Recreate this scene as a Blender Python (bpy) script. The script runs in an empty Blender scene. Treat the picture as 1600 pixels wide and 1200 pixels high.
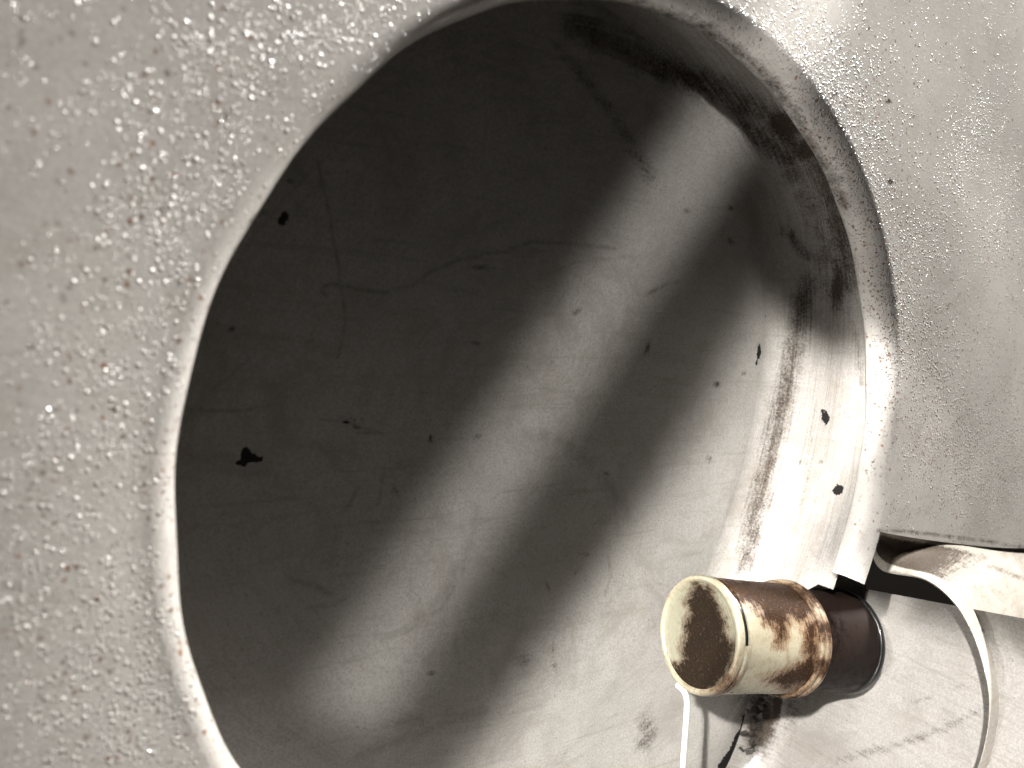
import bpy, math, random
import numpy as np
from mathutils import Matrix, Vector

random.seed(7)
rng = np.random.default_rng(7)
scene = bpy.context.scene
COL = scene.collection

# ------------------------------------------------------------------ camera frame
# world: X to the right along the panel, Y into the drum, Z up; the panel is the plane Y = 0
F = 1230.0                                     # focal length in photo pixels (1600 wide)
c_ = np.array([0.04876972, -0.02990082, -0.28559439])
n_ = np.array([0.57328858, -0.12107155, 0.81035911])
v_ = np.array([0, 1.0, 0]) - n_ * n_[1]
v_ /= np.linalg.norm(v_)
M = np.stack([np.cross(v_, n_), -n_, v_])
CAM = M @ (-c_)


def ray(x, y):
    return M @ np.array([(x - 800) / F, -(y - 600) / F, -1.0])


def on_y(x, y, Y=0.0):
    r = ray(x, y)
    return CAM + r * ((Y - CAM[1]) / r[1])


def on_plane(x, y, N, P0):
    r = ray(x, y)
    return CAM + r * (((P0 - CAM) @ N) / (r @ N))


def proj(P):
    """where a surface point lies in the photograph: used only to look up the stains at that point"""
    q = (P - CAM) @ M
    z = np.maximum(-q[..., 2], 1e-4)
    return np.stack([800 + F * q[..., 0] / z, 600 - F * q[..., 1] / z], -1)


# ------------------------------------------------------------------ stain shapes (signed distances)
def seg_dist(p, a, b):
    ab = b - a
    t = np.clip(((p - a) @ ab) / max(ab @ ab, 1e-9), 0, 1)
    return np.linalg.norm(p - a - t[..., None] * ab, axis=-1)


def line_dist(p, pts):
    pts = np.array(pts, float)
    d = np.full(p.shape[:-1], 1e9)
    for a, b in zip(pts[:-1], pts[1:]):
        d = np.minimum(d, seg_dist(p, a, b))
    return d


def poly_sd(p, pts):
    """positive inside"""
    pts = np.array(pts, float)
    d = line_dist(p, np.vstack([pts, pts[:1]]))
    ins = np.zeros(p.shape[:-1], bool)
    x, y = p[..., 0], p[..., 1]
    for (x0, y0), (x1, y1) in zip(pts, np.roll(pts, -1, 0)):
        cr = ((y0 > y) != (y1 > y))
        with np.errstate(divide='ignore', invalid='ignore'):
            ins ^= cr & (x < (x1 - x0) * (y - y0) / (y1 - y0 + 1e-12) + x0)
    return np.where(ins, d, -d)


def gauss(p, x, y, rx, ry, ang=0):
    a = math.radians(ang)
    dx, dy = p[..., 0] - x, p[..., 1] - y
    u = dx * math.cos(a) + dy * math.sin(a)
    w = -dx * math.sin(a) + dy * math.cos(a)
    return np.exp(-(u / rx) ** 2 - (w / ry) ** 2)


def soft_line(p, pts, width):
    return np.exp(-(line_dist(p, pts) / width) ** 2)


# ------------------------------------------------------------------ mesh helpers
def link(o, parent=None):
    COL.objects.link(o)
    if parent:
        o.parent = parent
    return o


def finish(o, mats):
    for m in (mats if isinstance(mats, (list, tuple)) else [mats]):
        o.data.materials.append(m)
    return o


def grid_obj(name, grids, mat, parent=None, flip=False):
    """grids: list of (P[nu,nv,3], wrap_u, {attr: [nu,nv]}) joined into one mesh"""
    V, Fc, A, base = [], [], {}, 0
    for P, wrap, attrs in grids:
        nu, nv = P.shape[:2]
        idx = np.arange(nu * nv).reshape(nu, nv) + base
        a = idx if not wrap else np.vstack([idx, idx[:1]])
        q = np.stack([a[:-1, :-1], a[1:, :-1], a[1:, 1:], a[:-1, 1:]], -1).reshape(-1, 4)
        if flip:
            q = q[:, ::-1]
        V.append(P.reshape(-1, 3))
        Fc.append(q)
        for k in attrs:
            A.setdefault(k, [])
        base += nu * nv
    for k in A:
        A[k] = np.concatenate([np.broadcast_to(g[2].get(k, 0.0), g[0].shape[:2]).reshape(-1) for g in grids])
    V = np.concatenate(V).astype(np.float32)
    Q = np.concatenate(Fc).astype(np.int32)
    me = bpy.data.meshes.new(name)
    me.vertices.add(len(V))
    me.vertices.foreach_set('co', V.ravel())
    me.loops.add(Q.size)
    me.loops.foreach_set('vertex_index', Q.ravel())
    me.polygons.add(len(Q))
    me.polygons.foreach_set('loop_start', np.arange(0, Q.size, 4, dtype=np.int32))
    me.polygons.foreach_set('loop_total', np.full(len(Q), 4, np.int32))
    me.update(calc_edges=True)
    me.validate()
    me.polygons.foreach_set('use_smooth', np.ones(len(me.polygons), bool))
    for k, val in A.items():
        at = me.attributes.new(k, 'FLOAT', 'POINT')
        at.data.foreach_set('value', val.astype(np.float32))
    o = bpy.data.objects.new(name, me)
    link(o, parent)
    return finish(o, mat)


def empty(name, loc, label, cat, group=None):
    o = bpy.data.objects.new(name, None)
    o.empty_display_size = 0.03
    o.location = Vector([float(x) for x in loc])
    link(o)
    o['label'] = label
    o['category'] = cat
    if group:
        o['group'] = group
    return o


def keep(child, root):
    """parent without moving"""
    child.parent = root
    child.matrix_parent_inverse = Matrix.Translation(-root.location)


# ------------------------------------------------------------------ materials
class NT:
    def __init__(self, name):
        self.m = bpy.data.materials.new(name)
        self.m.use_nodes = True
        self.t = self.m.node_tree
        self.b = self.t.nodes['Principled BSDF']
        self.tc = self.t.nodes.new('ShaderNodeTexCoord').outputs['Object']

    def n(self, typ, **kw):
        nd = self.t.nodes.new(typ)
        for k, v in kw.items():
            setattr(nd, k, v)
        return nd

    def put(self, sock, v):
        if isinstance(v, bpy.types.NodeSocket):
            self.t.links.new(v, sock)
        else:
            sock.default_value = v

    def math(self, op, a, b=0.0, clamp=False):
        nd = self.n('ShaderNodeMath', operation=op, use_clamp=clamp)
        self.put(nd.inputs[0], a)
        self.put(nd.inputs[1], b)
        return nd.outputs[0]

    def noise(self, scale, detail=4, rough=.55, vec=None, dist=0.0):
        nd = self.n('ShaderNodeTexNoise')
        self.put(nd.inputs['Vector'], vec if vec is not None else self.tc)
        nd.inputs['Scale'].default_value = scale
        nd.inputs['Detail'].default_value = detail
        nd.inputs['Roughness'].default_value = rough
        nd.inputs['Distortion'].default_value = dist
        return nd.outputs['Fac']

    def voro(self, scale, vec=None, out='Distance', rand=1.0):
        nd = self.n('ShaderNodeTexVoronoi')
        self.put(nd.inputs['Vector'], vec if vec is not None else self.tc)
        nd.inputs['Scale'].default_value = scale
        nd.inputs['Randomness'].default_value = rand
        return nd.outputs[out]

    def step(self, x, lo, hi, tmin=0.0, tmax=1.0):
        nd = self.n('ShaderNodeMapRange', interpolation_type='SMOOTHSTEP')
        self.put(nd.inputs[0], x)
        for i, v in zip((1, 2, 3, 4), (lo, hi, tmin, tmax)):
            nd.inputs[i].default_value = v
        return nd.outputs[0]

    def mix(self, f, a, b):
        nd = self.n('ShaderNodeMix', data_type='RGBA')
        self.put(nd.inputs[0], f)
        for s, v in ((nd.inputs[6], a), (nd.inputs[7], b)):
            self.put(s, v if isinstance(v, bpy.types.NodeSocket) else (*v, 1))
        return nd.outputs[2]

    def attr(self, name):
        return self.n('ShaderNodeAttribute', attribute_name=name).outputs['Fac']

    def comb(self, x, y, z=0.0):
        nd = self.n('ShaderNodeCombineXYZ')
        for s, v in zip(nd.inputs, (x, y, z)):
            self.put(s, v)
        return nd.outputs[0]

    def bump(self, h, strength=1.0, dist=.001, normal=None):
        nd = self.n('ShaderNodeBump')
        nd.inputs['Strength'].default_value = strength
        nd.inputs['Distance'].default_value = dist
        self.put(nd.inputs['Height'], h)
        if normal is not None:
            self.put(nd.inputs['Normal'], normal)
        return nd.outputs[0]


def cell_random(N, vnode_color):
    s = N.n('ShaderNodeSeparateColor')
    N.put(s.inputs[0], vnode_color)
    return s.outputs


def enamel_material(name, paint, blisters=False, streaks=False, rough=.42, dirt_shade_col=(.038, .028, .020), grain=1.0):
    """grey paint over steel: mottled, scuffed, stained where the 'dirt' / 'chip' / 'line' attributes say"""
    N = NT(name)
    big = N.noise(14, 5, .6)
    mid = N.noise(70, 6, .65)
    fine = N.noise(1000, 3, .75)
    c = N.mix(N.step(big, .3, .7), tuple(x * .90 for x in paint), tuple(x * 1.07 for x in paint))
    c = N.mix(N.step(mid, .42, .75, 0, .35), c, tuple(x * y for x, y in zip(paint, (.74, .70, .64))))
    c = N.mix(N.step(fine, .38, .64, 0, .5 * grain), c, tuple(x * .40 for x in paint))
    smear = N.noise(24, 9, .78, None, .8)
    c = N.mix(N.step(smear, .46, .66, 0, .22 if blisters else .5), c, (paint[0] * .5, paint[1] * .47, paint[2] * .43))
    # rubbed-in scuffs
    sv = N.n('ShaderNodeMapping')
    sv.inputs['Scale'].default_value = (18, 40, 260)
    sv.inputs['Rotation'].default_value = (0, .5, 0)
    N.put(sv.inputs['Vector'], N.tc)
    scuff = N.noise(1.0, 6, .7, sv.outputs[0], .6)
    c = N.mix(N.step(scuff, .52, .76, 0, .2 if blisters else .5), c, (paint[0] * .42, paint[1] * .38, paint[2] * .33))
    roughness = N.step(mid, .3, .8, rough - .08, rough + .16)
    if streaks:
        ca, cb = N.attr('along'), N.attr('across')
        st = N.noise(1.0, 6, .72, N.comb(N.math('MULTIPLY', ca, 16), N.math('MULTIPLY', cb, 420)), .15)
        st2 = N.noise(1.0, 4, .6, N.comb(N.math('MULTIPLY', ca, 60), N.math('MULTIPLY', cb, 1100)))
        stm = N.math('MULTIPLY', N.attr('streak'), N.step(N.math('ADD', N.math('MULTIPLY', st, .6), N.math('MULTIPLY', st2, .4)), .44, .66))
        c = N.mix(N.math('MULTIPLY', stm, .8), c, (.11, .09, .068))
        streak_noise = st
    # soft grime, plus the shade painted into the drum's upper band
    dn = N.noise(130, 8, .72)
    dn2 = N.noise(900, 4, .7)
    d = N.attr('dirt_shade')
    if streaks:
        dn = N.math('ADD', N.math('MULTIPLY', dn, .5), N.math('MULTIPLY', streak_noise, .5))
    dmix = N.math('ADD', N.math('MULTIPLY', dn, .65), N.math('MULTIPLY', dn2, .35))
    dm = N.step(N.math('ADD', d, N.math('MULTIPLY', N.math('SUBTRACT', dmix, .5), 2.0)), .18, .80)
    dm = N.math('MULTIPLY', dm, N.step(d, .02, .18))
    c = N.mix(N.math('MULTIPLY', dm, .95), c, N.mix(N.step(dn2, .4, .7), dirt_shade_col, tuple(x * .35 for x in dirt_shade_col)))
    # thin scratches
    ln = N.math('MULTIPLY', N.attr('line'), N.step(N.noise(220, 5, .7), .3, .62))
    c = N.mix(N.math('MULTIPLY', ln, .75), c, (.06, .048, .036))
    # pinholes and grit
    vd = N.n('ShaderNodeTexVoronoi')
    N.put(vd.inputs['Vector'], N.tc)
    vd.inputs['Scale'].default_value = 330
    sp = N.math('MULTIPLY', N.step(vd.outputs['Distance'], .16, .09),
                N.step(cell_random(N, vd.outputs['Color'])[0], .72, .80))
    c = N.mix(N.math('MULTIPLY', sp, .6), c, (.07, .055, .04))
    height = N.math('MULTIPLY', fine, .05 if blisters else .09)
    peel = N.noise(420, 3, .5)
    height = N.math('ADD', height, N.math('MULTIPLY', peel, .05 if blisters else .12))
    if blisters:
        bl = N.attr('blister')
        wv = N.n('ShaderNodeMixRGB', blend_type='ADD')
        wv.inputs[0].default_value = .0016
        N.put(wv.inputs[1], N.tc)
        nz = N.n('ShaderNodeTexNoise')
        nz.inputs['Scale'].default_value = 500
        N.put(nz.inputs['Vector'], N.tc)
        N.put(wv.inputs[2], nz.outputs['Color'])
        vec = wv.outputs[0]
        clump = N.noise(90, 5, .7)
        dens = N.math('ADD', bl, N.math('MULTIPLY', N.math('SUBTRACT', clump, .5), 1.3))
        hs = None
        for sc, r0, w in ((880, .48, 1.0), (1450, .48, .8)):
            v = N.n('ShaderNodeTexVoronoi')
            N.put(v.inputs['Vector'], vec)
            v.inputs['Scale'].default_value = sc
            rnd = cell_random(N, v.outputs['Color'])
            on = N.step(N.math('SUBTRACT', N.math('MULTIPLY', dens, 1.0), rnd[0]), -.06, .06)
            rad = N.math('MULTIPLY', N.math('ADD', rnd[1], .35), r0)
            dome = N.math('SUBTRACT', 1.0, N.math('DIVIDE', v.outputs['Distance'], rad), clamp=True)
            dome = N.math('MULTIPLY', N.math('POWER', dome, .7), on)
            dome = N.math('MULTIPLY', dome, w)
            hs = dome if hs is None else N.math('MAXIMUM', hs, dome)
            # some blisters have burst into rust
            rust = N.math('MULTIPLY', N.math('MULTIPLY', N.step(rnd[2], .62, .70), on), N.step(v.outputs['Distance'], .50, .30))
            rust = N.math('MULTIPLY', rust, N.attr('rusty'))
            c = N.mix(N.math('MULTIPLY', rust, .85), c, N.mix(rnd[1], (.15, .070, .035), (.06, .04, .03)))
        # rust freckles, most of them along the rim
        vr = N.n('ShaderNodeTexVoronoi')
        N.put(vr.inputs['Vector'], vec)
        vr.inputs['Scale'].default_value = 430
        rr_ = cell_random(N, vr.outputs['Color'])
        rd = N.math('ADD', N.math('MULTIPLY', N.attr('rusty'), .62), N.math('MULTIPLY', N.math('SUBTRACT', N.noise(70, 4, .7), .5), .9))
        fr = N.math('MULTIPLY', N.step(N.math('SUBTRACT', rd, rr_[0]), -.03, .05), N.step(vr.outputs['Distance'], 0.40, 0.16))
        fr = N.math('MULTIPLY', fr, N.step(rr_[1], .1, .6, .35, 1.0))
        c = N.mix(N.math('MULTIPLY', fr, .9), c, N.mix(rr_[2], (.20, .085, .035), (.075, .045, .028)))
        height = N.math('ADD', height, N.math('MULTIPLY', hs, .8))
        roughness = N.math('SUBTRACT', roughness, N.math('MULTIPLY', hs, .12))
    # chips down to the dark primer
    ch = N.math('ADD', N.attr('chip'), N.math('MULTIPLY', N.math('SUBTRACT', N.noise(520, 5, .7), .5), .9))
    chm = N.step(ch, -.02, .05)
    c = N.mix(chm, c, (.009, .008, .008))
    height = N.math('SUBTRACT', height, N.math('MULTIPLY', chm, .3))
    N.put(N.b.inputs['Base Color'], c)
    N.put(N.b.inputs['Roughness'], N.math('ADD', roughness, N.math('MULTIPLY', N.math('MAXIMUM', dm, chm), .2), clamp=True))
    worn = N.math('MAXIMUM', dm, chm)
    N.put(N.b.inputs['Specular IOR Level'], N.math('SUBTRACT', .5, N.math('MULTIPLY', worn, .42)))
    cw = .45 if blisters else .22
    N.put(N.b.inputs['Coat Weight'], N.math('SUBTRACT', cw, N.math('MULTIPLY', worn, cw)))
    N.b.inputs['Coat Roughness'].default_value = .16
    nrm = N.bump(height, .9, .0008)
    N.put(N.b.inputs['Normal'], nrm)
    N.put(N.b.inputs['Coat Normal'], nrm)
    return N.m


PAINT = (.43, .413, .39)
M_PANEL = enamel_material('blistered_grey_paint', PAINT, blisters=True, rough=.38, grain=.45)
M_DRUM = enamel_material('scuffed_grey_paint', (.262, .252, .238), streaks=True, rough=.50, grain=.85)
M_SPOUT = enamel_material('stained_pale_paint', (.37, .345, .305), streaks=True, rough=.42)


def stain_material(name, clean, dark, mid, rough=.35, rings=False, spec=.45):
    N = NT(name)
    n1 = N.noise(260, 7, .7)
    n2 = N.noise(1300, 4, .65)
    lv = N.comb(N.math('MULTIPLY', N.attr('along'), 170), N.math('MULTIPLY', N.attr('across'), 900))
    n3 = N.noise(1.0, 5, .7, lv)
    c = N.mix(N.step(n1, .35, .7), clean, tuple(x * y for x, y in zip(clean, (.84, .80, .72))))
    c = N.mix(N.step(n3, .5, .8, 0, .5), c, tuple(x * y for x, y in zip(clean, (.62, .54, .42))))
    if rings:
        rr = N.math('SINE', N.math('MULTIPLY', N.attr('across'), 2300))
        c = N.mix(N.step(rr, .2, 1, 0, .22), c, tuple(x * .62 for x in clean))
    s = N.attr('stain')
    nz = N.math('ADD', N.math('MULTIPLY', n1, .45), N.math('ADD', N.math('MULTIPLY', n2, .2), N.math('MULTIPLY', n3, .35)))
    sm = N.step(N.math('ADD', s, N.math('MULTIPLY', N.math('SUBTRACT', nz, .5), 2.4)), .40, .78)
    edge = N.step(N.math('ADD', s, N.math('MULTIPLY', N.math('SUBTRACT', nz, .5), 2.0)), .16, .58)
    c = N.mix(N.math('MULTIPLY', edge, .8), c, mid)
    fleck = N.step(N.math('ADD', N.math('MULTIPLY', N.noise(620, 6, .8), .6), N.math('MULTIPLY', n1, .4)), .54, .68)
    sm = N.math('MULTIPLY', sm, N.math('SUBTRACT', 1.0, N.math('MULTIPLY', fleck, .6)))
    c = N.mix(N.math('MULTIPLY', sm, .93), c, N.mix(N.step(n2, .45, .85), dark, mid))
    N.put(N.b.inputs['Base Color'], c)
    N.put(N.b.inputs['Roughness'], N.math('ADD', N.step(n1, .3, .8, rough - .1, rough + .15), N.math('MULTIPLY', sm, .15)))
    N.b.inputs['Specular IOR Level'].default_value = spec
    N.put(N.b.inputs['Specular IOR Level'], N.math('MULTIPLY', spec, N.math('SUBTRACT', 1.0, N.math('MULTIPLY', sm, .9))))
    h = N.math('ADD', N.math('MULTIPLY', sm, .25), N.math('MULTIPLY', n2, .15))
    N.put(N.b.inputs['Normal'], N.bump(h, .7, .0006))
    return N.m


M_BONE = stain_material('yellowed_plastic', (.215, .20, .150), (.005, .003, .0025), (.085, .036, .012), rings=False)
M_CAP = stain_material('yellowed_plastic_cap', (.160, .157, .120), (.004, .003, .0025), (.040, .021, .010), rough=.38, rings=True)
M_BLACK = stain_material('sooty_black_tube', (.0050, .0040, .0036), (.003, .0025, .0025), (.010, .0045, .003), rough=.55, spec=.10)


def plain(name, col, rough, noise_scale=300, var=.25, metallic=0.0, spec=.5):
    N = NT(name)
    c = N.mix(N.step(N.noise(noise_scale, 5, .65), .3, .72), col, tuple(x * (1 - var) for x in col))
    N.put(N.b.inputs['Base Color'], c)
    N.b.inputs['Roughness'].default_value = rough
    N.b.inputs['Metallic'].default_value = metallic
    N.b.inputs['Specular IOR Level'].default_value = spec
    N.put(N.b.inputs['Normal'], N.bump(N.noise(noise_scale * 3, 3), .4, .0004))
    return N.m


M_RUBBER = plain('black_rubber', (.008, .008, .008), .22)
M_CORD = plain('white_cord_plastic', (.80, .79, .74), .45, 200, .12)
M_DARK = plain('black_backing', (.006, .005, .004), .95, spec=.05)
M_CRUD = plain('dark_flaked_crud', (.045, .038, .032), .38, 700, .6)

# ------------------------------------------------------------------ dimensions
R = .160            # inner radius of the rim
RD = .167           # radius of the drum wall
RF = .026           # fillet between the drum wall and its back


def depth(v):
    return .070 - .115 * (v + np.sqrt(v * v + .05 ** 2))


# ------------------------------------------------------------------ panel + rim
panel = empty('steel_casing', (0, 0, 0), 'blistered light grey painted steel casing with a big round opening', 'casing')


def panel_attrs(P):
    p = proj(P)
    b = np.zeros(p.shape[:2])
    for g in ((330, 120, 170, 110, -30, .42), (260, 330, 120, 190, 20, .42), (200, 560, 110, 200, 10, .40),
              (150, 800, 130, 220, 0, .38), (160, 1060, 170, 200, 0, .52), (60, 950, 120, 260, 0, .38),
              (520, 40, 160, 60, -30, .38), (1170, 30, 120, 60, 20, .50), (1290, 130, 70, 130, -30, .62),
              (1345, 270, 45, 150, -10, .55), (1400, 480, 36, 150, 0, .62), (1510, 240, 35, 95, 20, .50),
              (1440, 380, 60, 60, 0, .40), (1500, 690, 120, 80, 20, .38), (1570, 330, 50, 90, 0, .42), (1450, 560, 60, 90, 0, .30),
              (1560, 740, 80, 90, 0, .40)):
        b = np.maximum(b, g[5] * gauss(p, *g[:5]))
    rusty = np.clip(gauss(p, 1390, 430, 90, 260, 0) + .8 * gauss(p, 1300, 160, 90, 160) + .7 * gauss(p, 1500, 650, 140, 200)
                    + .35 * (p[..., 0] < 450), 0, 1)
    d = np.zeros(p.shape[:2])
    for g in ((34, 60, 7, 26, 15, .55), (80, 70, 6, 22, 10, .35), (97, 463, 7, 12, 0, .6), (318, 328, 16, 10, 0, .45),
              (1388, 158, 5, 5, 0, .9), (1391, 284, 5, 6, 0, .9), (1143, 46, 6, 5, 0, .8), (1305, 145, 6, 12, 20, .55),
              (1322, 165, 6, 14, 10, .5), (1470, 90, 130, 50, 0, .10), (1480, 480, 40, 5, -40, .35), (1440, 350, 12, 25, 0, .25),
              (1540, 520, 30, 10, 30, .2), (1430, 800, 60, 14, 8, .3), (20, 300, 60, 300, 0, .12)):
        d = np.maximum(d, g[5] * gauss(p, *g[:5]))
    d = np.maximum(d, .55 * soft_line(p, [(1372, 829), (1420, 830), (1480, 838), (1540, 845), (1600, 856)], 4.5))
    return dict(blister=b, rusty=rusty, dirt_shade=d, chip=-1.0, line=0.0)


def seam_angle(r):
    """the panel stops at a nearly radial seam above the spout"""
    t = np.clip((r - .166) / .18, 0, 2.5)
    return np.radians(-14.6 + 2.5 * np.minimum(t, 1) + .3 * np.maximum(t - 1, 0))


def roll_radius(a):
    return .0062 + .0036 * np.clip(.5 + .62 * np.cos(a - math.radians(8)), 0, 1)


r_ = np.concatenate([np.linspace(.1698, .26, 90), np.linspace(.2625, .62, 70)])
nphi = 900
tt = np.linspace(0, 1, nphi)[:, None]
a0 = seam_angle(r_)[None, :]
a1 = math.radians(262)
phi = a0 + (a1 - a0) * tt
# a very slight oil-can waviness so that it reads as sheet metal
yy = .0006 * np.sin(6 * phi + 40 * r_[None, :]) * np.clip((r_[None, :] - .18) / .1, 0, 1)
side = np.clip(-np.cos(phi - math.radians(15)) + .1, 0, 1)
r2 = r_[None, :] - (.0098 - roll_radius(phi)) * np.exp(-(r_[None, :] - .1698) / .012)
xr = r2 - (R + roll_radius(phi))
yy = yy - .0062 * side * (xr - .007 * (1 - np.exp(-xr / .007))) / (.022 + xr)
yy = yy + side * 1.1 * np.minimum(np.maximum(r2 - .188, 0), .06) ** 2
P = np.stack([r2 * np.cos(phi), yy + 0 * phi, r2 * np.sin(phi)], -1)
sheet = grid_obj('sheet', [(P, False, panel_attrs(P))], M_PANEL, flip=True)
keep(sheet, panel)

th = np.linspace(0, math.pi / 2, 9)
ang = np.linspace(math.radians(-23.6), a1, 1000)[:, None]
q_ = roll_radius(ang)
pr_r = np.concatenate([R + q_ * (1 - np.sin(th))[None, :]] + [R + v + 0 * ang for v in (.0002, .0008, .0018, .0024, .0026)], 1)
pr_y = np.concatenate([q_ * (1 - np.cos(th))[None, :]] + [v * (.55 + .45 * q_ / .0098) for v in (.0115, .0124, .0125, .0118, .0095)], 1)
wob = (.0004 * np.sin(9 * ang + 1) + .0003 * np.sin(23 * ang)) * np.clip(pr_y / .005, 0, 1)
P = np.stack([(pr_r + wob) * np.cos(ang), pr_y, (pr_r + wob) * np.sin(ang)], -1)
pa = panel_attrs(P)
pp = proj(P)
pa['dirt_shade'] = np.maximum(pa['dirt_shade'], .55 * soft_line(pp, [(870, 0), (1000, 8), (1110, 50), (1180, 100), (1240, 170)], 16))
pa['dirt_shade'] = np.maximum(pa['dirt_shade'], .5 * soft_line(pp, [(1240, 180), (1290, 260), (1325, 330)], 14))
pa['dirt_shade'] = np.maximum(pa['dirt_shade'], .6 * soft_line(pp, [(395, 352), (470, 240), (500, 205)], 9))
rim = grid_obj('rolled_rim', [(P, False, pa)], M_PANEL, flip=True)
keep(rim, panel)

# ------------------------------------------------------------------ drum
drum = empty('steel_drum', (0, .07, 0), 'scuffed grey steel drum seen through the round opening, stained and chipped', 'drum')

CHIPS = [
    [(383, 697), (389, 703), (395, 709), (397, 706), (402, 713), (411, 714), (410, 720), (403, 723), (394, 722), (388, 723), (384, 730),
     (374, 729), (366, 724), (368, 720), (375, 717), (377, 706)],
    [(441, 331), (447, 328), (448, 333), (453, 335), (451, 341), (452, 346), (446, 346), (446, 352), (439, 352), (437, 358), (435, 350),
     (434, 342), (438, 338)],
    [(1183, 540), (1187, 537), (1189, 547), (1188, 560), (1184, 563), (1181, 573), (1180, 566), (1183, 556)],
    [(1282, 637), (1290, 640), (1297, 650), (1296, 657), (1291, 665), (1287, 658), (1281, 657), (1285, 648)],
    [(1299, 767), (1308, 756), (1318, 760), (1317, 770), (1309, 774)],
    [(537, 657), (546, 656), (545, 662), (538, 663)],
    [(1168, 1080), (1172, 1105), (1160, 1118), (1158, 1135), (1148, 1150), (1140, 1170), (1122, 1195), (1118, 1225), (1190, 1225), (1196, 1170), (1198, 1130), (1200, 1080)],
]
LINES = [
    ([(497, 252), (503, 285), (510, 310), (520, 370), (528, 410), (533, 445), (540, 500), (528, 560)], 1.6, .8),
    ([(507, 447), (525, 444), (560, 452), (600, 457), (645, 446), (672, 425), (720, 405), (790, 392), (830, 378), (880, 380), (960, 388)], 3.0, .6),
    ([(505, 448), (503, 456), (512, 463)], 2.0, .8), ([(480, 545), (478, 535), (490, 532)], 2.2, .5),
    ([(295, 640), (350, 643), (390, 640), (430, 628)], 2.5, .6), ([(500, 655), (540, 660), (600, 678)], 2, .45),
    ([(560, 676), (595, 677)], 2.2, .7), ([(820, 680), (880, 690), (940, 740), (980, 800)], 9, .35),
    ([(840, 670), (900, 700), (960, 760)], 5, .35), ([(600, 1000), (650, 970), (700, 920), (740, 840), (745, 790)], 6, .25),
    ([(630, 990), (690, 950), (725, 890)], 3, .4), ([(560, 760), (545, 790), (535, 800)], 2.5, .4),
    ([(455, 905), (490, 915), (520, 930)], 4, .5), ([(480, 950), (520, 945), (540, 935)], 3, .4),
    ([(600, 740), (590, 790)], 2, .35), ([(655, 560), (660, 640)], 5, .3), ([(390, 560), (330, 610)], 2, .3),
    ([(850, 430), (900, 410), (990, 400)], 2, .35), ([(1010, 460), (1040, 445), (1060, 440)], 3, .55),
    ([(898, 897), (905, 887)], 1.6, .8), ([(852, 908), (858, 920)], 2.2, .8), ([(790, 900), (770, 890)], 2, .4),
    ([(600, 1130), (680, 1120), (760, 1110)], 5, .25), ([(560, 1180), (700, 1130)], 7, .3), ([(950, 870), (955, 900), (945, 930)], 2, .4),
]


SPECKS = [(453, 283, 5, 4, 0, 1.1), (363, 514, 6, 4, -20, 1.1), (556, 667, 8, 4, 20, .9), (673, 684, 3.5, 8, 0, 1.1), (1120, 600, 5, 4, 0, 1.1),
          (1074, 329, 5, 4, 10, 1.0), (1143, 325, 6, 4, 10, 1.0), (1141, 376, 8, 4, 50, .8), (1108, 717, 6, 5, 30, .8), (749, 418, 14, 4, -5, .9),
          (742, 536, 12, 4, 10, .7), (617, 765, 4, 14, -20, .8), (1011, 545, 4, 12, 25, .9), (902, 486, 9, 5, -35, .9), (913, 866, 11, 3.5, 5, .7),
          (674, 1052, 6, 4, -20, .8), (867, 1040, 5, 9, -15, .8), (864, 1015, 3, 16, 0, .6), (948, 740, 4, 4, 0, 1.0), (746, 682, 6, 4, -20, .7),
          (1262, 505, 4, 4, 0, .8), (1196, 494, 4, 3, 0, .7), (1162, 583, 3, 5, 20, .8), (1020, 455, 14, 4, -20, .6), (1283, 722, 4, 3, 20, .9), (1249, 722, 5, 3, 0, .8)]


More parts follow.
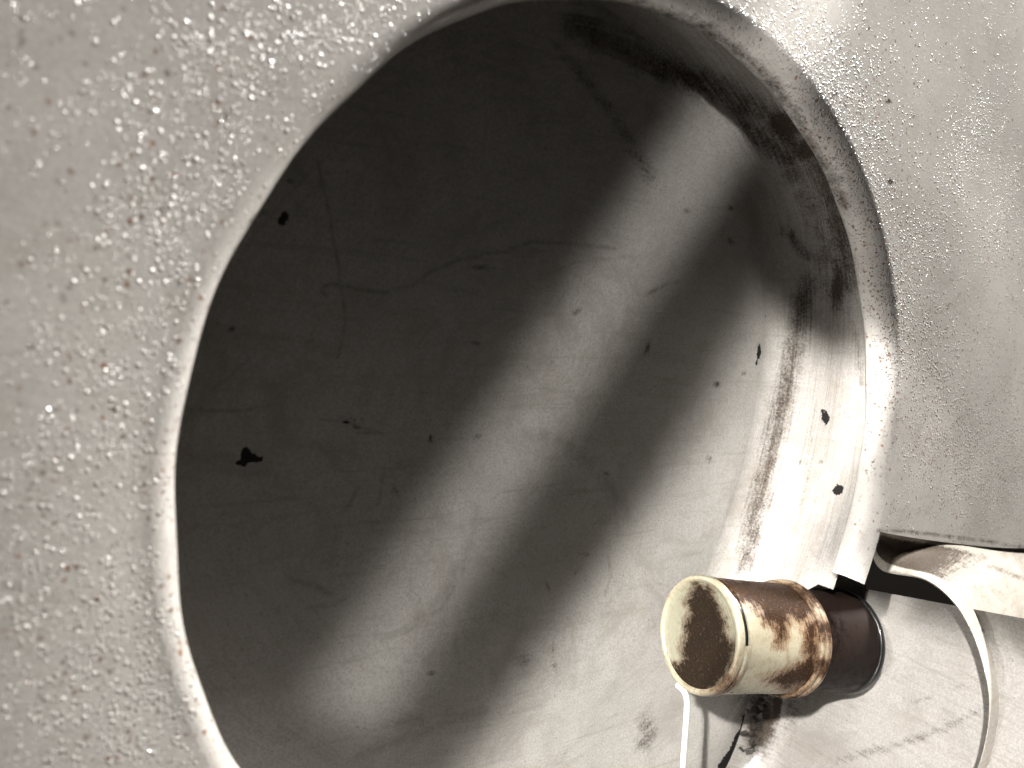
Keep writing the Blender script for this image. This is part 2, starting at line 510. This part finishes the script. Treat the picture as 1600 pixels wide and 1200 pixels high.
def drum_attrs(P):
    p = proj(P)
    # only points that the opening shows are worth looking up
    chip = np.full(p.shape[:2], -1.0)
    for c in CHIPS:
        chip = np.maximum(chip, np.clip(poly_sd(p, c) / 12, -1, 1))
    line = np.zeros(p.shape[:2])
    for pts, w, s in LINES:
        line = np.maximum(line, min(1.35 * s, 1) * soft_line(p, pts, w * 1.15))
    d = np.zeros(p.shape[:2])
    for g in SPECKS:
        d = np.maximum(d, g[5] * .62 * gauss(p, g[0], g[1], g[2] * 1.5, g[3] * 1.5, g[4]))
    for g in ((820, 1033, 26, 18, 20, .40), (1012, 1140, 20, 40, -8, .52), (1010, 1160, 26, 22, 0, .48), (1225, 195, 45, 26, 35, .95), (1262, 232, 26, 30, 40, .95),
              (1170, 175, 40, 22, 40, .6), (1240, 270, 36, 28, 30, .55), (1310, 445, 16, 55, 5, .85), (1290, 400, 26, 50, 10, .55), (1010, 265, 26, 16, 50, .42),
              (430, 720, 300, 300, 0, .05), (545, 655, 40, 9, 10, .4), (1100, 430, 60, 25, -10, .18),
              (1140, 1010, 60, 30, 0, .2), (1160, 1110, 35, 60, 5, .4),
              (850, 200, 60, 110, -30, .2), (640, 700, 60, 160, 20, .16), (700, 520, 120, 40, -15, .2), (440, 960, 160, 60, 10, .2),
              (900, 780, 120, 60, 35, .22), (1180, 1150, 16, 70, 5, .7)):
        d = np.maximum(d, g[5] * gauss(p, *g[:5]))
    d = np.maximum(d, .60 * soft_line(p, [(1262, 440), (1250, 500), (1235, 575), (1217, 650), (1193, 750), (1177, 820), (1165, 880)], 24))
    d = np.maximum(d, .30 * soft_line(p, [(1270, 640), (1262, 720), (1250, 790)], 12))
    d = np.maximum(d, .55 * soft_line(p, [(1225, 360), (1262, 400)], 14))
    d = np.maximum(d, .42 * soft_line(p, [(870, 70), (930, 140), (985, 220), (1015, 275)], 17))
    d = np.maximum(d, .40 * soft_line(p, [(980, 80), (1060, 120), (1150, 150), (1200, 175)], 20))  # shadowed band under the lip, its shade painted in as a dark tone
    d = np.maximum(d, .62 * soft_line(p, [(900, 40), (960, 68), (1050, 112), (1130, 142), (1190, 175), (1240, 215), (1285, 260)], 34))  # the same band wider: painted shade together with soot
    d = np.maximum(d, .68 * soft_line(p, [(1235, 215), (1275, 250), (1300, 310), (1318, 380), (1322, 440)], 30))  # soot and painted shade on the wall next to the rim
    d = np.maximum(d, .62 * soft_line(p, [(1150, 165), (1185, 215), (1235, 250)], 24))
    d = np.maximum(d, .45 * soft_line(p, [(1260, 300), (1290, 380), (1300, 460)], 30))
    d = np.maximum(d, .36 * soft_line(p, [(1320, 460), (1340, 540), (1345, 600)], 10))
    for g in ((480, 330, 160, 90, -30, .22), (560, 610, 120, 60, 10, .22), (360, 860, 60, 140, 0, .2), (620, 380, 180, 30, -10, .2), (950, 640, 90, 40, 10, .2),
              (700, 1120, 140, 40, -8, .28), (1000, 960, 80, 60, 20, .16), (760, 300, 160, 120, 20, .22), (1050, 560, 70, 30, 30, .16), (640, 930, 60, 30, -30, .25)):
        d = np.maximum(d, g[5] * gauss(p, *g[:5]))
    return dict(chip=chip, line=line, dirt_shade=d)


POCK0, POCK1 = math.radians(-26.2), math.radians(-100)      # here the wall opens into the pocket
nb, nf, nw = 210, 34, 40


def drum_radius(phi):
    k = np.clip((1 - np.cos(phi - math.radians(20))) / 2 - .12, 0, 1)
    return .167 + .034 * np.clip(k * 1.8, 0, 1) ** 1.3


def drum_fillet(phi):
    return .017 + .009 * np.cos(phi)


def drum_profile(phi):
    """back (centre to fillet), fillet, wall for an array of angles; returns [n, nb+nf+nw, 3]"""
    cs, sn = np.cos(phi)[:, None], np.sin(phi)[:, None]
    RD, RF = drum_radius(phi)[:, None], drum_fillet(phi)[:, None]
    rb = (np.linspace(0.0, 1, nb) ** .8 * 1.0)[None, :] * (RD - RF)
    back = np.stack([rb * cs, depth(rb * sn), rb * sn], -1)
    rx = RD - RF + .004
    lapped = np.concatenate([back, np.stack([rx * cs, depth(rx * sn) + .0004, rx * sn], -1)], 1)
    De = depth((RD - RF) * sn)
    th = (np.linspace(0, 1, nf + 1) ** 1.9 * math.pi / 2)[1:][None, :]
    rr = RD - RF + RF * np.sin(th) + 0 * cs
    # keep the fillet shallower than the drum
    k = np.minimum(RF, De - .014)
    ww = De - k * (1 - np.cos(th))
    fil = np.stack([rr * cs, ww, rr * sn], -1)
    s = np.linspace(0, 1, nw + 1)[1:][None, :]
    w2 = (De - k) + (.0127 - (De - k)) * s
    wl = np.stack([(RD + 0 * w2) * cs, w2, (RD + 0 * w2) * sn], -1)
    return lapped, np.concatenate([back[:, -1:], fil, wl], 1)


ph_full = np.linspace(math.radians(-100), math.radians(260), 1500, endpoint=False)
back, _ = drum_profile(ph_full)


def surf(P):
    a = np.arctan2(P[..., 2], P[..., 0])
    r = np.hypot(P[..., 0], P[..., 2])
    return a, r


a, r = surf(back)
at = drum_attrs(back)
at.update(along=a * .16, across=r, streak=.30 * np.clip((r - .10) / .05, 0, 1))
# the pocket floor carries the back on outwards, past the wall's radius
ph_p = np.linspace(POCK1, POCK0, 420)
r0p = (drum_radius(ph_p) - drum_fillet(ph_p))[:, None]
rp = r0p + (.34 - r0p) * np.linspace(0, 1, 230)[None, :]
Pp = np.stack([rp * np.cos(ph_p)[:, None], depth(rp * np.sin(ph_p)[:, None]), rp * np.sin(ph_p)[:, None]], -1)
atp = drum_attrs(Pp)
a2, r2 = surf(Pp)
atp.update(along=a2 * .16, across=r2, streak=.15)
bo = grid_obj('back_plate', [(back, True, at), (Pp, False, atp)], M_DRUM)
keep(bo, drum)

ph_w = np.linspace(POCK0, math.radians(260), 1300)
_, wall = drum_profile(ph_w)
# behind the canister the wall runs on a little further round
dl = math.radians(1) * (4.5 * np.clip((wall[..., 1] - .021) / .012, 0, 1) + 8.5 * np.clip((wall[..., 1] - .044) / .012, 0, 1)) * np.exp(-((ph_w - POCK0) / math.radians(9)))[:, None]
cd_, sd_ = np.cos(-dl), np.sin(-dl)
wall = np.stack([wall[..., 0] * cd_ - wall[..., 2] * sd_, wall[..., 1], wall[..., 0] * sd_ + wall[..., 2] * cd_], -1)
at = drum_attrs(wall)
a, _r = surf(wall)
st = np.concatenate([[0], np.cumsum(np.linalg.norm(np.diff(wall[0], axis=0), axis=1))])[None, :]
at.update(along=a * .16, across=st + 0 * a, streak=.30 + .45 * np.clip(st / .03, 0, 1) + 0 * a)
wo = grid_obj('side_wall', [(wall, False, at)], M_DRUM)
keep(wo, drum)

# ------------------------------------------------------------------ pocket plate (carries the canister)
AX = np.array([.976, -.142, -.163])
AX /= np.linalg.norm(AX)
NP = -AX
P0 = on_y(1200, 1085, .068)                    # foot of the plate on the drum's back
E1 = np.array([0, -1.0, 0]) - NP * (-NP[1])
E1 /= np.linalg.norm(E1)                       # along the plate towards the viewer
E2 = np.cross(E1, NP)
if E2[2] > 0:
    E2 = -E2                                   # along the plate, downwards


def plate_ab(x, y):
    q = on_plane(x, y, NP, P0) - P0
    return q @ E1, q @ E2


aL, bL = plate_ab(1270, 905)
aR, bR = plate_ab(1485, 945)
na, nb2 = 260, 260
al = np.linspace(-.004, .20, na)[:, None]
btop = bL + (bR - bL) * (al - aL) / (aR - aL)
aK = plate_ab(1352, 920)[0]
btop = btop - .03 * np.clip((aK - al) / .003, 0, 1) ** .8
bb = btop + (.17 - btop) * np.linspace(0, 1, nb2)[None, :]
rf = .024
ac = al - 0.0
h = np.where(ac < rf, rf - np.sqrt(np.maximum(rf ** 2 - (rf - np.maximum(ac, 0)) ** 2, 0)), 0) + 0 * bb
bk = .012
h = h + np.where(bb > bk, 11.0 * (bb - bk) ** 2, 0)
PP = P0 + al[..., None] * E1 + bb[..., None] * E2 + h[..., None] * NP
pq = proj(PP)
d = np.zeros(pq.shape[:2])
for g in ((1190, 1130, 26, 60, 8, 1.0), (1214, 1105, 9, 30, 5, 1.1), (1235, 1115, 22, 40, 10, .5), (1545, 1060, 40, 8, -15, .35), (1450, 1010, 80, 30, 10, .12)):
    d = np.maximum(d, g[5] * gauss(pq, *g[:5]))
d = np.maximum(d, .40 * soft_line(pq, [(1310, 1188), (1400, 1165), (1470, 1140), (1540, 1105)], 11))
d = np.maximum(d, .30 * soft_line(pq, [(1420, 1100), (1480, 1080), (1530, 1060)], 6))
d = np.maximum(d, .30 * soft_line(pq, [(1260, 1090), (1250, 1130), (1220, 1180)], 8))
pl = grid_obj('pocket_plate', [(PP, False, dict(chip=-1.0, line=0.0, dirt_shade=d, along=al + 0 * bb, across=bb,
              streak=.35 + .4 * np.clip(bb / .03, 0, 1)))], M_DRUM)
keep(pl, drum)

# ------------------------------------------------------------------ spout sheet in front of the pocket
spout = empty('spout_sheet', (.25, 0, -.12), 'bright stained pale sheet with a round cut edge beside the canister', 'metal sheet')


def smooth_curve(pts, n):
    """Catmull-Rom through (param, ...) rows"""
    pts = np.array(pts, float)
    s = pts[:, 0]
    X = pts[:, 1:]
    out = []
    for q in np.linspace(s[0], s[-1], n):
        i = int(np.clip(np.searchsorted(s, q) - 1, 0, len(s) - 2))
        t = (q - s[i]) / (s[i + 1] - s[i])
        m0 = (X[i + 1] - X[max(i - 1, 0)]) / (s[i + 1] - s[max(i - 1, 0)]) * (s[i + 1] - s[i])
        j = min(i + 2, len(s) - 1)
        m1 = (X[j] - X[i]) / (s[j] - s[i]) * (s[i + 1] - s[i])
        out.append((2 * t ** 3 - 3 * t ** 2 + 1) * X[i] + (t ** 3 - 2 * t ** 2 + t) * m0 + (-2 * t ** 3 + 3 * t ** 2) * X[i + 1] + (t ** 3 - t ** 2) * m1)
    return np.array(out)


ns, nt = 320, 110
B = smooth_curve([(0, 1369, 846), (.06, 1368, 866), (.13, 1380, 883), (.2, 1402, 892), (.29, 1450, 905), (.38, 1490, 937), (.48, 1520, 985), (.58, 1539, 1040),
                  (.68, 1548, 1100), (.79, 1540, 1165), (.88, 1520, 1225), (1, 1470, 1320)], ns)
C = smooth_curve([(0, 1372, 831), (.06, 1385, 829), (.13, 1410, 831), (.2, 1450, 836), (.29, 1520, 845), (.38, 1600, 857), (.48, 1680, 880), (.58, 1760, 930),
                  (.68, 1800, 1020), (.79, 1830, 1120), (.88, 1840, 1230), (1, 1850, 1400)], ns)


def ray_depth(xy, Y):
    r = np.stack([ray(*q) for q in xy])
    return (Y - CAM[1]) / r[:, 1]


rB = np.stack([ray(*q) for q in B])
tP = ((P0 - CAM) @ NP) / (rB @ NP)             # where the plate lies behind the edge
tB = tP * .965
tC = ray_depth(C, .0012)
kk = np.clip(np.linspace(0, 1, ns) / .25, 0, 1)
kk = kk * kk * (3 - 2 * kk)
tB = (1 - kk) * (tC + .006) + kk * tB
t = np.linspace(0, 1, nt)[None, :]
px = B[:, None] + (C - B)[:, None] * t[..., None]
ease = t * t * (3 - 2 * t)
mixv = .55 * t + .45 * ease
tt = tB[:, None] + (tC - tB)[:, None] * mixv
sidx = np.linspace(0, 1, ns)[:, None]
groove = np.exp(-((t - .62) / .26) ** 2) * np.clip(1 - sidx / .5, 0, 1) * .006
tt = tt + groove
rays_ = (np.stack([(px[..., 0] - 800) / F, -(px[..., 1] - 600) / F, -np.ones(px.shape[:2])], -1)) @ M.T
S = CAM + rays_ * tt[..., None]
# rolled-in edge with thickness
eB = S[:, 0]
inn = rays_[:, 0] / np.linalg.norm(rays_[:, 0], axis=1)[:, None]
out = S[:, 0] - S[:, 3]
out /= np.linalg.norm(out, axis=1)[:, None]
roll = []
rad = .0026
for q in np.linspace(math.pi, 0, 9)[:-1]:
    # half circle from behind the edge to its front face
    roll.append(eB + inn * (rad - rad * math.cos(q) * 1.0) + out * rad * math.sin(q))
roll = np.stack(roll, 1)
S2 = np.concatenate([roll, S], 1)
sp = proj(S2)
d = np.zeros(sp.shape[:2])
tcol = np.concatenate([np.full(roll.shape[1], -.1), t[0]])[None, :]
win = np.clip((tcol - .07) / .06, 0, 1) * np.clip((.86 - tcol) / .14, 0, 1)
d = np.maximum(d, .95 * win * np.clip((sidx - .02) / .03, 0, 1) * np.clip((.41 - sidx) / .16, 0, 1))
d = np.maximum(d, .50 * soft_line(sp, [(1545, 884), (1600, 905)], 7))
d = np.maximum(d, .60 * soft_line(sp, [(1565, 1018), (1600, 1028)], 6))
d = np.maximum(d, .55 * soft_line(sp, [(1535, 985), (1570, 990), (1600, 1000)], 4))
d = np.maximum(d, .30 * gauss(sp, 1585, 1150, 25, 60))
d = np.maximum(d, .30 * gauss(sp, 1540, 920, 60, 10, 15))
so = grid_obj('curled_sheet', [(S2, False, dict(chip=-1.0, line=0.0, dirt_shade=d, along=np.linspace(0, .3, S2.shape[1])[None, :] + 0 * sp[..., 0],
              across=np.linspace(0, .25, ns)[:, None] + 0 * sp[..., 0], streak=.30))], M_SPOUT, flip=True)
keep(so, spout)

# ------------------------------------------------------------------ canister
CR = .0262
foot = on_plane(1338, 1001, NP, P0)
BASE = foot - AX * .012
LEN = .100
TOP = BASE - AX * LEN
can = empty('canister', BASE, 'small yellowed canister with dark stains and a flat round lid, lying sideways', 'canister')
ZA = AX
XA = np.cross(ZA, [0, 0, 1.0])
XA /= np.linalg.norm(XA)
YA = np.cross(ZA, XA)


def lathe(name, prof, mat, stain=None, n=200, parent=can, a0=0.0, a1=None, sub=1):
    pr = np.array(prof, float)
    if sub > 1:
        q = [pr[0]]
        for u, w in zip(pr[:-1], pr[1:]):
            for k in range(1, sub + 1):
                q.append(u + (w - u) * k / sub)
        pr = np.array(q)
    wrap = a1 is None
    ang = np.linspace(a0, 2 * math.pi if wrap else a1, n, endpoint=not wrap)[:, None]
    Pm = TOP + pr[None, :, 0:1] * ZA + (pr[None, :, 1:2] * np.cos(ang)[..., None]) * XA + (pr[None, :, 1:2] * np.sin(ang)[..., None]) * YA
    p2 = proj(Pm)
    at = dict(along=ang * CR + 0 * pr[None, :, 0], across=(pr[None, :, 0] + pr[None, :, 1]) + 0 * ang,
              stain=stain(p2) if stain else np.zeros(p2.shape[:2]))
    o = grid_obj(name, [(Pm, wrap, at)], mat)
    keep(o, parent)
    return o


def cz(x, y):
    return 1000 + x * .2625, 860 + y * .2625


LID_STAIN = [cz(*q) for q in ((345, 225), (300, 300), (330, 380), (285, 440), (300, 520), (268, 580), (290, 650), (240, 700), (180, 705), (250, 800), (340, 835),
                              (430, 800), (520, 680), (530, 560), (478, 500), (480, 420), (430, 310), (390, 240))]
TUBE_TOP = [cz(*q) for q in ((400, 150), (1100, 150), (1100, 330), (1000, 420), (940, 440), (900, 400), (860, 560), (820, 590), (800, 470), (740, 440), (700, 360), (620, 320),
                             (560, 300), (500, 230))]
TUBE_END = [cz(*q) for q in ((960, 400), (1080, 400), (1080, 800), (860, 860), (700, 760), (860, 690), (960, 650))]


def lid_stain(p):
    return np.clip(.5 + (poly_sd(p, LID_STAIN) + 8) / 30, 0, 1.2)


def tube_stain(p):
    s = np.maximum(poly_sd(p, TUBE_TOP), poly_sd(p, TUBE_END) - 4)
    return np.clip(.5 + (s + 0) / 36, .16, 1.2)


def rim_stain(p):
    return .17 + .45 * gauss(p, 1140, 1070, 40, 30)


def ring_stain(p):
    return .58 + .16 * np.sin(p[..., 1] * .11)


lathe('lid', [(.0016, .0002), (.0016, .006), (.0012, .012), (.0011, .019), (.0009, .0225), (.0004, .0242)], M_CAP, lid_stain, sub=10)
lathe('lid_rim', [(.0012, .0238), (-.0002, .0244), (-.0008, .0254), (-.0004, .0266), (.0008, .0272), (.0026, .0272), (.0034, .0266), (.0036, .0250)], M_BONE, rim_stain, sub=3)
lathe('lid_groove', [(.0034, .0262), (.0036, .0253), (.0066, .0253), (.0068, .0262)], M_RUBBER)
# snap ring that fills the upper half of the groove and ends in a square cut
lathe('snap_ring', [(.0038, .0250), (.0038, .0268), (.0044, .0272), (.0060, .0272), (.0065, .0268), (.0065, .0250)], M_BONE, rim_stain, sub=2,
      a0=math.radians(-12), a1=math.radians(168))
lathe('tube', [(.0066, .0252), (.0066, .0262), (.0074, .0265), (.030, .0263), (.0535, .0263)], M_BONE, tube_stain, sub=24)
lathe('clamp_ring', [(.0515, .0262), (.0515, .0274), (.0521, .0281), (.0531, .0281), (.0538, .0275), (.0545, .0276), (.0553, .0285), (.0568, .0287),
                     (.0579, .0283), (.0584, .0274), (.0585, .0255)], M_BONE, ring_stain, sub=3)
lathe('black_tube', [(.0584, .0256), (.075, .0255), (.0965, .0255), (.0972, .0250)], M_BLACK, lambda p: .35 + .3 * gauss(p, 1300, 990, 30, 40), sub=12)
lathe('rubber_gasket', [(.0970, .0252), (.0972, .0260), (.0980, .0265), (.0993, .0265), (.1000, .0260), (.1000, .0002)], M_RUBBER, sub=3)
lathe('mounting_neck', [(.0998, .0150), (.1125, .0150)], M_RUBBER, sub=3)

# ------------------------------------------------------------------ white cord under the lid


def tube_obj(name, pts, rad, mat, n=14):
    pts = np.array(pts)
    m = len(pts)
    tg = np.gradient(pts, axis=0)
    tg /= np.linalg.norm(tg, axis=1)[:, None]
    ref = np.array([.2, 1.0, .1])
    s1 = np.cross(tg, ref)
    s1 /= np.linalg.norm(s1, axis=1)[:, None]
    s2 = np.cross(tg, s1)
    a = np.linspace(0, 2 * math.pi, n, endpoint=False)[:, None, None]
    rr = np.full(m, rad)
    Pm = pts[None] + (np.cos(a) * s1[None] + np.sin(a) * s2[None]) * rr[None, :, None]
    return grid_obj(name, [(Pm, True, {})], mat)


rl = ray(1090, 1078)
tl = ((TOP + ZA * .003 - CAM) @ ZA) / (rl @ ZA)
cp = smooth_curve([(0, 1058, 1070), (.08, 1067, 1078), (.16, 1072.5, 1090), (.27, 1073, 1108), (.5, 1070.5, 1145), (.75, 1067.5, 1185), (1.0, 1066, 1225), (1.5, 1061, 1330)], 60)
tz = np.linspace(0, 1, 60)
q0 = (TOP + ZA * .012 - CAM)
rc = np.stack([ray(*q) for q in cp])
depth_c = (q0 @ (M @ np.array([0, 0, -1.0])))
pts = CAM + rc * (depth_c + .004 * np.sin(tz * 3))[:, None]
cord = tube_obj('cord', pts, .00125, M_CORD)
cord['label'] = 'thin bright white cord hanging straight down below the canister lid'
cord['category'] = 'cord'

# ------------------------------------------------------------------ flaked crud in the corner under the canister
import bmesh
bm = bmesh.new()
for k in range(330):
    y = random.uniform(1082, 1215)
    x = 1196 - (y - 1082) * .10 + random.gauss(0, 11)
    base = on_y(x, y, .0655 - random.random() * .004)
    s = random.uniform(.0007, .0030)
    m = Matrix.Translation(Vector(base)) @ Matrix.Rotation(random.uniform(0, 6), 4, Vector((random.gauss(0, 1), random.gauss(0, 1), random.gauss(0, 1))).normalized())
    nn = random.randint(4, 6)
    vs = [bm.verts.new(m @ Vector((s * random.uniform(.5, 1.2) * math.cos(6.283 * i / nn), s * random.uniform(.5, 1.2) * math.sin(6.283 * i / nn), 0))) for i in range(nn)]
    vt = [bm.verts.new(v.co + (m.to_3x3() @ Vector((0, 0, .0004)))) for v in vs]
    bm.faces.new(vs[::-1])
    bm.faces.new(vt)
    for i in range(nn):
        bm.faces.new((vs[i], vs[(i + 1) % nn], vt[(i + 1) % nn], vt[i]))
me = bpy.data.meshes.new('paint_flakes')
bm.to_mesh(me)
bm.free()
fl = bpy.data.objects.new('paint_flakes', me)
link(fl)
finish(fl, M_CRUD)
fl['kind'] = 'stuff'
fl['label'] = 'dark flakes of peeled paint gathered in the corner under the canister'
fl['category'] = 'flakes'

# ------------------------------------------------------------------ added black sheet behind everything, so the gaps come out dark
w = np.array([[[-.9, .16, -.9], [-.9, .16, .9]], [[.9, .16, -.9], [.9, .16, .9]]], float)
bg = grid_obj('background', [(w, False, {})], M_DARK)
bg['kind'] = 'structure'
bg['label'] = 'added black sheet behind the steel panel, standing for unlit depth'

# ------------------------------------------------------------------ light
world = bpy.data.worlds.new('World')
scene.world = world
world.use_nodes = True
world.node_tree.nodes['Background'].inputs[0].default_value = (1.0, .93, .85, 1)
world.node_tree.nodes['Background'].inputs[1].default_value = .004

ED = np.array([.57, 0, .82])
ED /= np.linalg.norm(ED)                       # the streaks on the drum's back run this way


def on_back(x, y):
    W = .06
    for _ in range(30):
        W = .5 * W + .5 * depth(on_y(x, y, W)[2])
    return on_y(x, y, W)


# where the edges of the two light streaks cross the drum's back
L1 = [on_back(*p) for p in ((480, 1100), (590, 900), (720, 700), (850, 500), (980, 300), (1080, 170))]
L2 = [on_back(*p) for p in ((780, 1180), (900, 970), (1000, 800), (1130, 600), (1230, 450))]


def beam(name, c, qr, e0, e1, dist, spread, power, col=(1, .965, .92), line=None):
    """unseen strip light: a rectangular area lamp that shines along d, wide over qr and long from e0..e1"""
    s = math.sqrt(1 - c * c)
    perp = np.array([ED[2], 0, -ED[0]])
    dd = perp * s + np.array([0, c, 0])
    qd = np.cross(ED, dd)
    if qd[1] > 0:
        qd = -qd
    q0, q1 = qr
    b = 0.0
    if line is not None:
        ee = np.array([p @ ED for p in line])
        qq = np.array([p @ qd for p in line])
        b, a_ = np.polyfit(ee, qq, 1)
        off = a_ + b * (e0 + e1) / 2
        q0, q1 = q0 + off, q1 + off
    ex = ED + b * qd
    ex /= np.linalg.norm(ex)
    pos = ED * (e0 + e1) / 2 + qd * (q0 + q1) / 2 - dd * dist
    L = bpy.data.lights.new(name, 'AREA')
    L.shape = 'RECTANGLE'
    L.size = abs(e1 - e0)
    L.size_y = abs(q1 - q0)
    L.spread = math.radians(spread)
    L.energy = power
    L.color = col
    o = bpy.data.objects.new(name, L)
    X = Vector(ex)
    Z = Vector(-dd)
    Y = Z.cross(X)
    o.matrix_world = Matrix.Translation(Vector(pos)) @ Matrix((X, Y, Z)).transposed().to_4x4()
    COL.objects.link(o)
    return o


def lamp(name, pos, target, size, power, col=(1, .96, .915)):
    L = bpy.data.lights.new(name, 'AREA')
    L.shape = 'DISK'
    L.size = size
    L.energy = power
    L.color = col
    o = bpy.data.objects.new(name, L)
    o.location = pos
    dv = Vector(target) - Vector(pos)
    o.rotation_euler = dv.to_track_quat('-Z', 'Y').to_euler()
    COL.objects.link(o)
    return o


beam('unseen_key_strip', .42, (.0, .064), -.145, .125, .5, 2.4, .355, line=L2)
beam('unseen_narrow_strip', .86, (.003, .033), -.135, .21, .5, 3.8, .037, line=L1)
beam('spout_fill', .40, (.040, .20), -.28, .036, .5, 2.4, .64)  # added light, only there to brighten the spout sheet and plate
beam('rim_fill', .13, (-.010, .03), .01, .135, .6, 2.0, .035)  # added grazing light that whitens the rim and spares the panel
lamp('panel_fill', (1.0, -.30, 1.55), (0, 0, 0), .18, 200)  # unseen light added to brighten the outer panel, grazing past the opening
lamp('left_fill', (-1.3, -.085, -.40), (0, 0, .05), .10, 15)  # added weak fill from the left for the upper right rim

# ------------------------------------------------------------------ camera
cd = bpy.data.cameras.new('Camera')
cd.sensor_fit = 'HORIZONTAL'
cd.sensor_width = 36
cd.lens = F * 36 / 1600
cd.clip_start = .005
cd.clip_end = 50
cd.dof.use_dof = True
cd.dof.focus_distance = .37
cd.dof.aperture_fstop = 11
co = bpy.data.objects.new('Camera', cd)
R3 = Matrix([[float(x) for x in row] for row in M])
co.matrix_world = Matrix.Translation(Vector(CAM)) @ R3.to_4x4()
COL.objects.link(co)
scene.camera = co

scene.render.engine = 'CYCLES'
scene.cycles.max_bounces = 6
scene.cycles.use_denoising = True
scene.view_settings.view_transform = 'Standard'
scene.view_settings.look = 'None'
scene.view_settings.exposure = 0
scene.view_settings.gamma = 1
